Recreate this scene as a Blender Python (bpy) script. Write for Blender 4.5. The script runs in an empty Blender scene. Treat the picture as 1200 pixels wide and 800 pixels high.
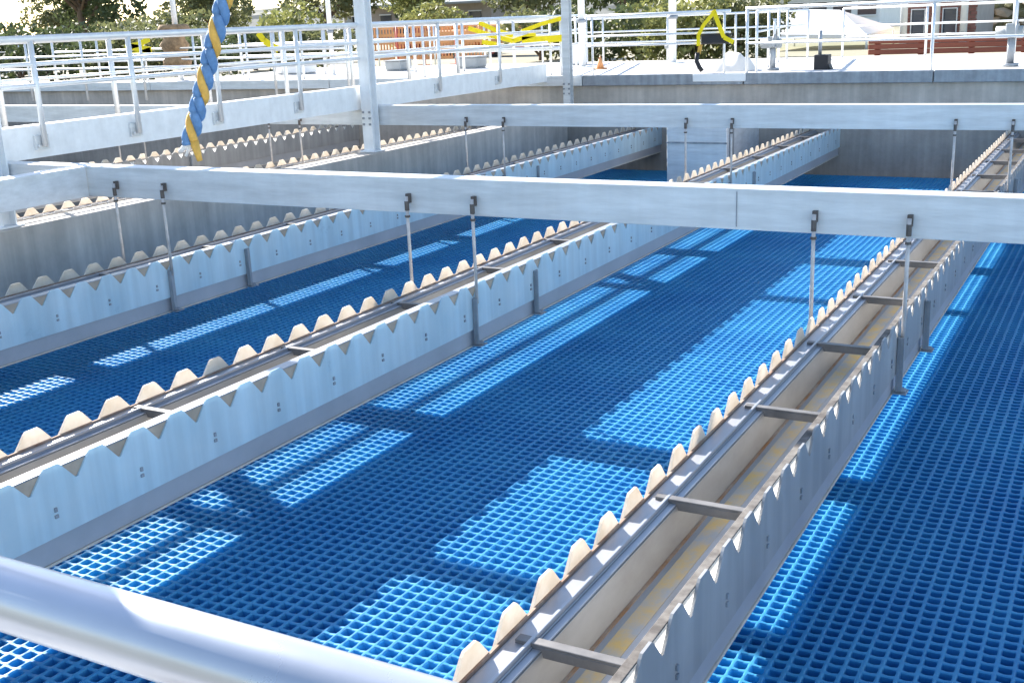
import bpy, bmesh, math, random
import numpy as np
from mathutils import Vector, Matrix
random.seed(4)
rng = np.random.default_rng(7)

# ---------------------------------------------------------------- units
# Lengths are given in multiples of U metres.  d = depth below eye level.
U = 2.44
GR = 1.13                       # eye height above the settler modules
def W(x, y, d):                 # to world metres
    return Vector((x * U, y * U, (GR - d) * U))

sc = bpy.context.scene
COL = sc.collection

# ---------------------------------------------------------------- camera
R = ((0.8785056, 0.0405675, 0.4760065), (0.0964815, 0.9607908, -0.2599470), (-0.4678880, 0.2742907, 0.8401461))
right = Vector((R[0][0], R[0][2], -R[0][1]))
up = -Vector((R[1][0], R[1][2], -R[1][1]))
back = -Vector((R[2][0], R[2][2], -R[2][1]))
cam = bpy.data.cameras.new('camera')
cam.sensor_width = 36.0
cam.lens = 36.0 * 1324.4 / 1200.0
cam.clip_start = 0.05
cam.clip_end = 3000.0
co = bpy.data.objects.new('camera', cam)
COL.objects.link(co)
co.matrix_world = Matrix.Translation(W(0, 0, 0)) @ Matrix((right, up, back)).transposed().to_4x4()
sc.camera = co

# ---------------------------------------------------------------- light
sun_dir = Vector((-1.55, 0.73, 1.0)).normalized()
elev = math.asin(sun_dir.z)
rot = math.atan2(sun_dir.x, sun_dir.y)
w = bpy.data.worlds.new('World')
sc.world = w
w.use_nodes = True
wn = w.node_tree
sky = wn.nodes.new('ShaderNodeTexSky')
sky.sky_type = 'NISHITA'
sky.sun_disc = False
sky.sun_elevation = elev
sky.sun_rotation = rot % (2 * math.pi)
sky.air_density = 1.0
sky.dust_density = 0.4
bg = wn.nodes['Background']
bg.inputs['Strength'].default_value = 0.10
wn.links.new(sky.outputs[0], bg.inputs[0])
sl = bpy.data.lights.new('sun', 'SUN')
sl.energy = 5.0
sl.angle = math.radians(0.5)
sl.color = (1.0, 0.95, 0.87)
so = bpy.data.objects.new('sun', sl)
COL.objects.link(so)
so.rotation_euler = sun_dir.to_track_quat('Z', 'Y').to_euler()
so.location = (0, 0, 30)
sc.view_settings.view_transform = 'Standard'
sc.view_settings.look = 'None'
sc.view_settings.exposure = 1.75
sc.view_settings.gamma = 1.0

# ---------------------------------------------------------------- materials
def mat(name, col, rough=0.5, metal=0.0, noise=0.0, scale=4.0, bump=0.0, bscale=60.0, trans=0.0, spec=0.5,
        col2=None, stretch=(1, 1, 1), streak=0.0, coat=0.0):
    m = bpy.data.materials.new(name)
    m.use_nodes = True
    nt = m.node_tree
    b = nt.nodes['Principled BSDF']
    b.inputs['Base Color'].default_value = (*col, 1)
    b.inputs['Roughness'].default_value = rough
    b.inputs['Metallic'].default_value = metal
    b.inputs['Specular IOR Level'].default_value = spec
    b.inputs['Coat Weight'].default_value = coat
    geo = nt.nodes.new('ShaderNodeNewGeometry')
    mp = nt.nodes.new('ShaderNodeMapping')
    mp.inputs['Scale'].default_value = stretch
    nt.links.new(geo.outputs['Position'], mp.inputs[0])
    if noise or col2:
        n = nt.nodes.new('ShaderNodeTexNoise')
        n.inputs['Scale'].default_value = scale
        n.inputs['Detail'].default_value = 7
        n.inputs['Roughness'].default_value = 0.65
        nt.links.new(mp.outputs[0], n.inputs['Vector'])
        rp = nt.nodes.new('ShaderNodeValToRGB')
        c2 = col2 if col2 else tuple(c * (1 - noise) for c in col)
        rp.color_ramp.elements[0].position = 0.35
        rp.color_ramp.elements[1].position = 0.65
        rp.color_ramp.elements[0].color = (*c2, 1)
        rp.color_ramp.elements[1].color = (*col, 1)
        nt.links.new(n.outputs['Fac'], rp.inputs[0])
        out = rp.outputs[0]
        if streak:
            mp2 = nt.nodes.new('ShaderNodeMapping')
            mp2.inputs['Scale'].default_value = (6, 6, 0.35)
            nt.links.new(geo.outputs['Position'], mp2.inputs[0])
            n2 = nt.nodes.new('ShaderNodeTexNoise')
            n2.inputs['Scale'].default_value = 1.6
            n2.inputs['Detail'].default_value = 5
            nt.links.new(mp2.outputs[0], n2.inputs['Vector'])
            r2 = nt.nodes.new('ShaderNodeValToRGB')
            r2.color_ramp.elements[0].position = 0.4
            r2.color_ramp.elements[1].position = 0.7
            r2.color_ramp.elements[0].color = (1 - streak,) * 3 + (1,)
            nt.links.new(n2.outputs['Fac'], r2.inputs[0])
            mx = nt.nodes.new('ShaderNodeMix')
            mx.data_type = 'RGBA'
            mx.blend_type = 'MULTIPLY'
            mx.inputs[0].default_value = 1
            nt.links.new(out, mx.inputs[6])
            nt.links.new(r2.outputs[0], mx.inputs[7])
            out = mx.outputs[2]
        nt.links.new(out, b.inputs['Base Color'])
        if metal or rough < .6:
            mr = nt.nodes.new('ShaderNodeMapRange')
            mr.inputs[3].default_value = max(0.05, rough - 0.1)
            mr.inputs[4].default_value = rough + 0.12
            nt.links.new(n.outputs['Fac'], mr.inputs[0])
            nt.links.new(mr.outputs[0], b.inputs['Roughness'])
    if bump:
        n3 = nt.nodes.new('ShaderNodeTexNoise')
        n3.inputs['Scale'].default_value = bscale
        n3.inputs['Detail'].default_value = 4
        nt.links.new(mp.outputs[0], n3.inputs['Vector'])
        bp = nt.nodes.new('ShaderNodeBump')
        bp.inputs['Strength'].default_value = bump
        bp.inputs['Distance'].default_value = 0.01
        nt.links.new(n3.outputs['Fac'], bp.inputs['Height'])
        nt.links.new(bp.outputs[0], b.inputs['Normal'])
    if trans:
        t = nt.nodes.new('ShaderNodeBsdfTranslucent')
        src = b.inputs['Base Color']
        if src.is_linked:
            nt.links.new(src.links[0].from_socket, t.inputs[0])
        else:
            t.inputs[0].default_value = (*col, 1)
        ms = nt.nodes.new('ShaderNodeMixShader')
        ms.inputs[0].default_value = trans
        nt.links.new(b.outputs[0], ms.inputs[1])
        nt.links.new(t.outputs[0], ms.inputs[2])
        nt.links.new(ms.outputs[0], nt.nodes['Material Output'].inputs[0])
    return m

M = {}
M['galv_post'] = mat('bright_galvanised_steel', (0.86, 0.88, 0.90), 0.5, 0.1, noise=0.12, scale=5, bump=0.15, bscale=30, streak=0.06)
M['galv'] = mat('galvanised_steel', (0.73, 0.755, 0.775), 0.45, 0.2, noise=0.2, scale=5, bump=0.12, bscale=30, streak=0.05, stretch=(.35, 1, 3))
M['galv_rail'] = mat('galvanised_pipe', (0.78, 0.79, 0.80), 0.36, 0.3, noise=0.1, scale=9)
M['skirt'] = mat('smooth_grey_skirt', (0.42, 0.43, 0.46), 0.4, 0.2, noise=0.15, scale=2)
M['foot'] = mat('beige_foot_flange', (0.56, 0.52, 0.45), 0.6, 0.0, noise=0.2, scale=4)
M['galv_dull'] = mat('dull_galvanised_steel', (0.40, 0.43, 0.47), 0.5, 0.4, noise=0.25, scale=6, streak=0.25)
M['stainless'] = mat('stained_stainless', (0.41, 0.395, 0.37), 0.45, 0.2, noise=0.3, scale=3, col2=(0.28, 0.26, 0.235),
                     stretch=(1, 0.35, 1), bump=0.1, bscale=20)
M['rod'] = mat('weathered_rod', (0.62, 0.58, 0.56), 0.5, 0.2, noise=0.3, scale=12)
M['clip'] = mat('brown_clip', (0.13, 0.11, 0.10), 0.6, 0.2, noise=0.4, scale=20)
M['near_rail'] = mat('satin_pipe', (0.50, 0.53, 0.60), 0.30, 0.5, noise=0.12, scale=3)
M['scum'] = mat('speckled_scum', (0.17, 0.155, 0.14), 0.8, 0, scale=16, col2=(0.06, 0.05, 0.045))
M['backing'] = mat('white_backing', (0.93, 0.92, 0.90), 0.6, 0, noise=.05, scale=5, trans=0.85)  # white stands in for the sunlit lip behind the notches
M['plate_tan'] = mat('tan_backing', (0.46, 0.38, 0.30), 0.7, 0, noise=.3, scale=5)  # tan stands in for the shaded trough inside behind the notches
M['lip'] = mat('stainless_lip', (0.40, 0.41, 0.44), 0.4, 0.4, noise=0.2, scale=4, stretch=(1, .3, 1))
M['rust'] = mat('rust_stain', (0.78, 0.50, 0.16), 0.8, 0, noise=0.4, scale=5.5, col2=(0.48, 0.455, 0.42), stretch=(1.6, 1, 1))  # yellow patches paint sunlight that falls through the weir notches
M['floor_film'] = mat('grey_floor_film', (0.50, 0.485, 0.47), 0.6, 0, noise=0.3, scale=5, col2=(0.38, 0.35, 0.31), stretch=(2, .5, 1))
M['rust_line'] = mat('rust_line', (0.36, 0.17, 0.06), 0.85, 0, noise=0.4, scale=6, col2=(0.42, 0.33, 0.24))
M['bar'] = mat('weathered_bar', (0.20, 0.19, 0.185), 0.5, 0.3, noise=0.3, scale=9)
M['edge_rust'] = mat('brown_edge', (0.26, 0.15, 0.10), 0.8, 0, noise=0.4, scale=9, col2=(0.36, 0.28, 0.22))
M['plate'] = mat('fibreglass_weir', (0.66, 0.80, 0.87), 0.3, 0, noise=0.1, scale=2.5, trans=0.22, col2=(0.56, 0.73, 0.82), bump=0.05, bscale=12, streak=0.16)  # blue tint includes light bounced off the lit blue beds
M['plate_grey'] = mat('dulled_weir', (0.40, 0.40, 0.405), 0.38, 0.1, noise=0.1, scale=2.5, trans=0.03, col2=(0.35, 0.35, 0.35), bump=0.05, bscale=12, streak=0.22)  # greyer copy of the weir plate, shade put into its colour
M['plate_inner'] = mat('fibreglass_weir_stained', (0.86, 0.80, 0.72), 0.5, 0, scale=7, trans=0.42, col2=(0.74, 0.66, 0.55))
M['blue'] = mat('blue_settler_plastic', (0.09, 0.44, 0.73), 0.45, 0, noise=0.25, scale=0.9, trans=0.42, spec=0.4, col2=(0.05, 0.33, 0.65))
M['concrete'] = mat('tank_concrete', (0.60, 0.54, 0.48), 0.85, 0, noise=0.3, scale=1.4, bump=0.4, bscale=25, streak=0.18)
_nt = M['concrete'].node_tree
_b = _nt.nodes['Principled BSDF']
_src = _b.inputs['Base Color'].links[0].from_socket
_g = _nt.nodes.new('ShaderNodeNewGeometry'); _sx = _nt.nodes.new('ShaderNodeSeparateXYZ')
_nt.links.new(_g.outputs['Position'], _sx.inputs[0])
_no = _nt.nodes.new('ShaderNodeTexNoise'); _no.inputs['Scale'].default_value = 1.5; _no.inputs['Detail'].default_value = 6
_nt.links.new(_g.outputs['Position'], _no.inputs['Vector'])
_ma = _nt.nodes.new('ShaderNodeMath'); _ma.operation = 'MULTIPLY_ADD'; _ma.inputs[1].default_value = .5
_nt.links.new(_no.outputs['Fac'], _ma.inputs[0]); _nt.links.new(_sx.outputs['Z'], _ma.inputs[2])
_mr = _nt.nodes.new('ShaderNodeMapRange')          # old water line: darker, algae-stained concrete below it
_mr.inputs[1].default_value = 1.12; _mr.inputs[2].default_value = 1.32; _mr.inputs[3].default_value = 1; _mr.inputs[4].default_value = 0
_nt.links.new(_ma.outputs[0], _mr.inputs[0])
_mx = _nt.nodes.new('ShaderNodeMix'); _mx.data_type = 'RGBA'; _mx.blend_type = 'MULTIPLY'
_nt.links.new(_mr.outputs[0], _mx.inputs[0]); _nt.links.new(_src, _mx.inputs[6]); _mx.inputs[7].default_value = (.68, .70, .72, 1)
_nt.links.new(_mx.outputs[2], _b.inputs['Base Color'])
M['concrete_wall'] = mat('streaked_concrete', (0.62, 0.565, 0.51), 0.85, 0, noise=0.25, scale=1.4, bump=0.4, bscale=25, streak=0.22)
M['concrete_dark'] = mat('damp_concrete', (0.20, 0.20, 0.20), 0.8, 0, noise=0.4, scale=1.6, bump=0.4, bscale=25, streak=0.4)  # darker concrete tone with noise and streaks
M['deck'] = mat('pale_concrete_deck', (0.66, 0.64, 0.62), 0.8, 0, noise=0.12, scale=1.1, bump=0.2, bscale=40)
M['ground'] = mat('ground_gravel', (0.32, 0.28, 0.22), 0.95, 0, scale=0.12, col2=(0.17, 0.17, 0.09), bump=0.3, bscale=8)
M['yellow'] = mat('yellow_webbing', (0.95, 0.74, 0.0), 0.6, noise=0.1, scale=9)
M['black'] = mat('black_rubber', (0.02, 0.02, 0.025), 0.6, noise=0.3, scale=8)
M['burlap'] = mat('burlap', (0.42, 0.27, 0.15), 0.95, noise=0.5, scale=9, bump=1.0, bscale=30)
M['white'] = mat('white_canvas', (0.82, 0.80, 0.78), 0.7, noise=0.06, scale=3, trans=0.15)
M['white_paint'] = mat('white_paint', (0.8, 0.8, 0.8), 0.5, noise=0.08, scale=3)
M['orange'] = mat('orange_paint', (0.85, 0.38, 0.15), 0.5, noise=0.25, scale=2)
M['red'] = mat('faded_red_paint', (0.55, 0.13, 0.09), 0.5, noise=0.25, scale=2)
M['brick'] = mat('brown_brick', (0.30, 0.13, 0.10), 0.9, noise=0.25, scale=3)
M['mortar'] = mat('mortar', (0.42, 0.36, 0.32), 0.9, noise=0.15, scale=4)
M['redwood'] = mat('red_brown_timber', (0.36, 0.10, 0.06), 0.7, noise=0.3, scale=2, stretch=(.2, 1, 1))
M['stone'] = mat('field_stone', (0.36, 0.31, 0.24), 0.9, noise=0.4, scale=2.5)
M['stone2'] = mat('mossy_stone', (0.24, 0.24, 0.14), 0.9, noise=0.4, scale=2.5)
M['glass'] = mat('window_glass', (0.05, 0.06, 0.08), 0.1)
M['bark'] = mat('bark', (0.16, 0.11, 0.08), 0.95, noise=0.4, scale=5, bump=0.8, bscale=12)
M['leaf'] = mat('dark_leaves', (0.10, 0.13, 0.05), 0.6, noise=0.5, scale=1.2, trans=0.3)
M['leaf2'] = mat('olive_leaves', (0.20, 0.21, 0.09), 0.6, noise=0.4, scale=1.2, trans=0.35)
M['leaf3'] = mat('yellow_green_leaves', (0.29, 0.30, 0.10), 0.6, noise=0.4, scale=1.2, trans=0.35)
M['ropeblue'] = mat('blue_rope', (0.12, 0.26, 0.50), 0.6, noise=0.3, scale=30)
M['ropeyellow'] = mat('yellow_rope', (0.75, 0.43, 0.08), 0.6, noise=0.3, scale=30)
M['hill'] = mat('distant_scrub', (0.20, 0.20, 0.17), 0.95, noise=0.4, scale=0.03)
M['glassbox'] = mat('grey_enclosure', (0.35, 0.37, 0.38), 0.5, noise=0.2, scale=3)

# ---------------------------------------------------------------- helpers
class MB:
    """collects geometry in scene units (x, y, depth)"""
    def __init__(s): s.v = []; s.f = []
    def add(s, vs, fs):
        n = len(s.v); s.v += [tuple(v) for v in vs]; s.f += [tuple(i + n for i in f) for f in fs]
    def box(s, x0, x1, y0, y1, d0, d1):
        vs = [(x, y, d) for d in (d1, d0) for y in (y0, y1) for x in (x0, x1)]
        s.add(vs, [(0, 2, 3, 1), (4, 5, 7, 6), (0, 1, 5, 4), (2, 6, 7, 3), (0, 4, 6, 2), (1, 3, 7, 5)])
        return s
    def cbox(s, x, y, d, sx, sy, sd):
        return s.box(x - sx / 2, x + sx / 2, y - sy / 2, y + sy / 2, d - sd / 2, d + sd / 2)
    def tube(s, pts, r, n=10, cap=True, r2=None):
        pts = [Vector(p) for p in pts]
        rings = []
        ref = None
        for i, p in enumerate(pts):
            a = pts[max(0, i - 1)]; b = pts[min(len(pts) - 1, i + 1)]
            t = (b - a).normalized()
            if ref is None:
                ref = Vector((0, 0, 1)) if abs(t.z) < .9 else Vector((1, 0, 0))
            u = t.cross(ref).normalized(); v = t.cross(u)
            ref = -v if False else ref
            rr = r if r2 is None else r + (r2 - r) * i / (len(pts) - 1)
            rings.append([p + (u * math.cos(2 * math.pi * k / n) + v * math.sin(2 * math.pi * k / n)) * rr for k in range(n)])
        vs = [q for rg in rings for q in rg]
        fs = []
        for i in range(len(rings) - 1):
            for k in range(n):
                fs.append((i * n + k, i * n + (k + 1) % n, (i + 1) * n + (k + 1) % n, (i + 1) * n + k))
        if cap:
            fs.append(tuple(range(n))); fs.append(tuple((len(rings) - 1) * n + k for k in range(n)))
        s.add(vs, fs)
        return s
    def prism(s, poly, axis, a0, a1):
        """extrude a closed 2-D polygon; axis 'x' -> poly in (y,d); 'y' -> poly in (x,d); 'z' -> (x,y)"""
        n = len(poly)
        def P(p, a):
            return {'x': (a, p[0], p[1]), 'y': (p[0], a, p[1]), 'z': (p[0], p[1], a)}[axis]
        vs = [P(p, a0) for p in poly] + [P(p, a1) for p in poly]
        fs = [tuple(range(n)), tuple(range(2 * n - 1, n - 1, -1))]
        fs += [(i, i + n, (i + 1) % n + n, (i + 1) % n) for i in range(n)]
        s.add(vs, fs)
        return s
    def mesh(s, name, m, org=(0, 0, 0), bevel=0.0, smooth=False):
        me = bpy.data.meshes.new(name)
        o = Vector(org)
        me.from_pydata([((x - o.x) * U, (y - o.y) * U, -(d - o.z) * U) for x, y, d in s.v], [], s.f)
        bm = bmesh.new(); bm.from_mesh(me)
        bmesh.ops.recalc_face_normals(bm, faces=bm.faces)
        if bevel:
            bmesh.ops.bevel(bm, geom=[e for e in bm.edges if e.is_manifold and e.calc_face_angle(0) > 0.5], offset=bevel * U,
                            segments=1, affect='EDGES', clamp_overlap=True)
        if smooth:
            for f in bm.faces: f.smooth = len(f.verts) == 4
        bm.to_mesh(me); bm.free()
        for mm in (m if isinstance(m, (list, tuple)) else [m]):
            me.materials.append(M[mm] if isinstance(mm, str) else mm)
        return me

def link(name, data, parent=None, loc=None):
    o = bpy.data.objects.new(name, data)
    COL.objects.link(o)
    if parent is not None: o.parent = parent
    if loc is not None: o.location = loc
    return o
def tag(o, label, cat, group=None):
    o['label'] = label; o['category'] = cat
    if group: o['group'] = group
    return o
def thing(name, label, cat, at=(0, 0, 0), group=None):
    o = link(name, None, None, W(*at))
    o['org'] = at
    o.empty_display_size = 0.1
    del o['org']
    tag(o, label, cat, group)
    return o
def part(name, mb, m, root, org, bevel=0.0, smooth=False, kind=None):
    o = link(name, mb.mesh(name, m, org, bevel, smooth), root, (0, 0, 0))
    if kind: o['kind'] = kind
    return o
def single(name, mb, m, label, cat, at=(0, 0, 0), bevel=0.0, smooth=False, group=None):
    o = link(name, mb.mesh(name, m, at, bevel, smooth), None, W(*at))
    return tag(o, label, cat, group)
def struct(name, mb, m):
    o = link(name, mb.mesh(name, m, (0, 0, 0)), None, W(0, 0, 0))
    o['kind'] = 'structure'
    return o
def copy_part(src, parent, loc):
    c = src.copy(); COL.objects.link(c); c.parent = parent; c.location = loc
    return c
def off(x, y, d):               # an offset in metres
    return Vector((x * U, y * U, -d * U))

# ================================================================ SETTING
YF = 7.98                       # far wall
DECK = 0.438
XL, XR, YN = -11.0, 1.6, -0.9
TF = 1.9                        # tank floor
struct('tank_floor', MB().box(XL, XR, YN, YF, TF, TF + .1), 'concrete_dark')
far = MB(); far.box(XL, XR, YF, YF + .25, .515, TF)
struct('far_tank_wall', far, 'concrete')
struct('left_tank_wall', MB().box(XL - .2, XL, YN, YF, .46, TF), 'concrete')
struct('right_tank_wall', MB().box(XR, XR + .2, YN, YF, .46, TF), 'concrete')
struct('near_tank_wall', MB().box(XL, XR, YN - .2, YN, .95, TF), 'concrete')
struct('far_deck', MB().box(-8.1, XR + .5, YF + .002, 10.35, DECK, .513).box(XL - .5, -8.102, YF + .002, 8.33, DECK, .513), 'deck')
g = MB()
g.box(-260, 260, 10.352, 420, .50, .60)
g.box(-260, XL - .502, -60, 10.35, .50, .60)
g.box(XL - .5, -8.104, 8.332, 10.35, .50, .60)
g.box(XR + .502, 260, -60, 10.35, .50, .60)
g.box(XL - .5, XR + .5, -60, YN - .202, .98, 1.05)
struct('ground', g, 'ground')
struct('side_deck', MB().box(XL - .5, XL - .202, YN, YF, DECK, .50), 'deck')
# dividing wall between the two basins
single('dividing_wall', MB().box(-4.0, -3.87, YN + .002, YF - .002, .72, TF), 'concrete_wall',
       'grey streaked concrete wall dividing the two basins left of the launders', 'wall', (-3.93, 3, TF), bevel=.004)
# shallow niche wall strip near far right and pale box at far wall
t = thing('collector_box', 'pale blue-grey steel box standing against the far wall between two launders', 'box', (-2.4, 7.2, GR))
o_ = (-2.4, 7.2, GR)
part('box_body', MB().box(-2.78, -2.36, 7.25, YF - .003, .68, 1.32), 'galv', t, o_, bevel=.004)
part('seam', MB().box(-2.782, -2.358, 7.243, 7.249, .84, .85), 'galv_dull', t, o_)
part('side_rib', MB().box(-2.357, -2.34, 7.30, 7.34, .70, 1.3), 'galv_dull', t, o_)

# far edge channel in lengths
def channel_x(mb, x0, x1, y, d0, d1, fl, th=.008, back=1):
    """C section along x, web face at y, flanges going +y*back"""
    a, b = (y, y + th * back)
    mb.box(x0, x1, min(a, b), max(a, b), d0, d1)
    f0, f1 = sorted((y + th * back, y + fl * back))
    mb.box(x0, x1, f0, f1, d0, d0 + th)
    mb.box(x0, x1, f0, f1, d1 - th, d1)
    return mb
t = thing('edge_channel', 'blue-grey steel edge channel capping the far tank wall under the deck', 'edge channel', (-3, YF, .515))
o_ = (-3, YF, .515)
xs = [-11, -8.2, -6.1, -3.72, -2.47, -1.2, .3, 1.6]
for i in range(len(xs) - 1):
    part('channel_length', MB().box(xs[i] + .004, xs[i + 1] - .004, YF - .045, YF - .002, DECK - .004, .512), 'galv_dull' if i >= 3 else 'galv', t, o_, bevel=.003)

# ================================================================ SETTLER MODULES
PX, PY = .0300, .0292
def tube_row_mesh(name, jitter, lean):
    """a run of moulded tubes: rounded openings in a thick-walled sheet"""
    v = []; f = []
    y0, y1 = YN + .5, YF
    n = int((y1 - y0) / PY) - 1
    hx, hy = PX / 2, PY / 2
    ox, oy = .0119, .0109
    out = [(-1, -1), (0, -1), (1, -1), (1, 0), (1, 1), (0, 1), (-1, 1), (-1, 0)]
    inn = [(-.90, -.90), (0, -1), (.90, -.90), (1, 0), (.90, .90), (0, 1), (-.90, .90), (-1, 0)]
    for i in range(n):
        yc = y0 + (i + .5) * PY
        j = jitter[i % len(jitter)]
        k = len(v)
        sx = ox * (1 + 60 * (j - base_(jitter)))
        for a, b in out: v.append((a * hx, yc + b * hy, 0.0 if a else -.0012))
        for a, b in inn: v.append((a * sx * 1.13, yc + b * oy * 1.13, -.0003 if a else -.0015))
        for a, b in inn: v.append((a * sx, yc + b * oy, -.0022 if a else -.0030))
        for a, b in inn: v.append((a * sx, yc + b * oy + lean, -.062))
        for q in range(3):
            for e in range(8):
                g_ = (e + 1) % 8
                f.append((k + q * 8 + e, k + q * 8 + g_, k + q * 8 + 8 + g_, k + q * 8 + 8 + e))
    st = jitter[0]
    v = [(x * U, (y + st) * U, z * U) for x, y, z in v]
    me = bpy.data.meshes.new(name)
    me.from_pydata(v, [], f)
    me.materials.append(M['blue'])
    return me
def base_(j): return j[0]
rows = []
for k in range(6):
    jit = [float(a) for a in rng.normal(0, .0008, 97)]
    base = .12 * PY * (k % 2)
    jit[0] = 0
    rows.append(tube_row_mesh('tube_row', [j + base for j in jit], .018 if k % 2 else .012))
bays = [(-3.868, -3.22, 'blue tube settler bed beside the grey dividing wall, mostly behind the leftmost launder'),
        (-3.22, -1.90, 'blue tube settler bed left of the middle launder, mostly shaded with one thin lit strip'),
        (-1.90, -.605, 'blue tube settler bed between the middle and right launders with bright sunlit patches'),
        (-.605, 1.58, 'dark blue shaded tube settler bed right of the rusty launder')]
x = -3.862
bi = 0
cur = None
k = 0
while x < 1.55:
    while x > bays[bi][1]: bi += 1; cur = None
    if cur is None:
        cur = thing('tube_settler_bed', bays[bi][2], 'settler bed', (bays[bi][0], 0, GR), 'blue tube settler beds'); bx0 = bays[bi][0]
    o = link('tube_row', rows[rng.integers(0, 3) * 2 + k % 2], cur, off(x - bx0, 0, rng.normal(0, .0002)))
    x += PX; k += 1
# a simple support grid under the modules
t = thing('support_frame', 'dark steel support beams under the blue settler modules', 'support frame', (-1, 3, 1.23))
for yy in np.arange(.4, 7.9, .9):
    part('support_beam', MB().box(-3.86, 1.58, yy, yy + .04, 1.215, 1.33), 'galv_dull', t, (-1, 3, 1.23))

# ================================================================ LAUNDERS
NP = .112                        # notch pitch
def weir_poly(y0, y1, phase):
    """outline in (y, depth): V notches along the top edge"""
    pts = []
    k0 = math.ceil((y0 - phase) / NP); k1 = math.floor((y1 - phase) / NP)
    pts.append((y0, .80))
    for k in range(k0, k1 + 1):
        yc = phase + k * NP
        if yc - NP / 2 < y0 or yc + NP / 2 > y1: continue
        pts += [(yc - .040, .799), (yc - .034, .804), (yc - .003, .841), (yc + .003, .841), (yc + .034, .804), (yc + .040, .799)]
    pts.append((y1, .80))
    return pts
def weir_plate(mb, x0, x1, y0, y1, phase, dbot):
    top = weir_poly(y0, y1, phase)
    n = len(top)
    vs = []
    for xx in (x0, x1):
        vs += [(xx, y, d) for y, d in top] + [(xx, y, dbot) for y, d in top]
    fs = []
    for s_ in (0, 1):
        b = s_ * 2 * n
        for i in range(n - 1):
            fs.append((b + i, b + i + 1, b + n + i + 1, b + n + i) if s_ else (b + i, b + n + i, b + n + i + 1, b + i + 1))
    for i in range(n - 1):
        fs.append((i, i + 1, 2 * n + i + 1, 2 * n + i))
        fs.append((n + i, 2 * n + n + i, 2 * n + n + i + 1, n + i + 1))
    fs.append((0, 2 * n, 3 * n, n)); fs.append((n - 1, 2 * n - 1, 4 * n - 1, 3 * n - 1))
    mb.add(vs, fs)
BY = (3.0, 5.56)                 # main beams
crossbar_mesh = MB().box(.008, .187, 0, .017, .830, .834).box(.008, .187, 0, .003, .8341, .850).mesh('crossbar', 'bar', (0, 0, .824), bevel=.0008)
rod_len = .30
def rod_mesh(d0, d1):
    return MB().tube([(0, 0, d0), (0, 0, d1)], .0054, 8).mesh('hanger_rod', 'rod', (0, 0, 0), smooth=True)
clip_mb = MB().box(-.012, .012, -.022, .0, .528, .556).tube([(0, -.012, .50), (0, -.012, .535)], .0085, 8)
clip_mesh = MB().box(-.0065, .0065, .004, .0185, .522, .552).tube([(0, .0, .545), (0, .0, .575)], .0075, 6).tube([(0, 0, .590), (0, 0, .597)], .0085, 6).mesh('clip', 'clip', (0, 0, 0))
bracket_mb = MB().box(0, .006, -.013, .013, .842, .992).box(.006, .018, -.013, -.009, .842, .992)
bracket_mb.box(-.004, .030, -.022, .022, .9925, .9963).tube([(.018, .0, .984), (.018, .0, .992)], .010, 6)
bracket_mesh = bracket_mb.mesh('bracket', 'galv_dull', (0, 0, 0), bevel=.001)
nut_mesh = MB().tube([(.008, 0, .60), (.008, 0, .60)], .01, 6)
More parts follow.
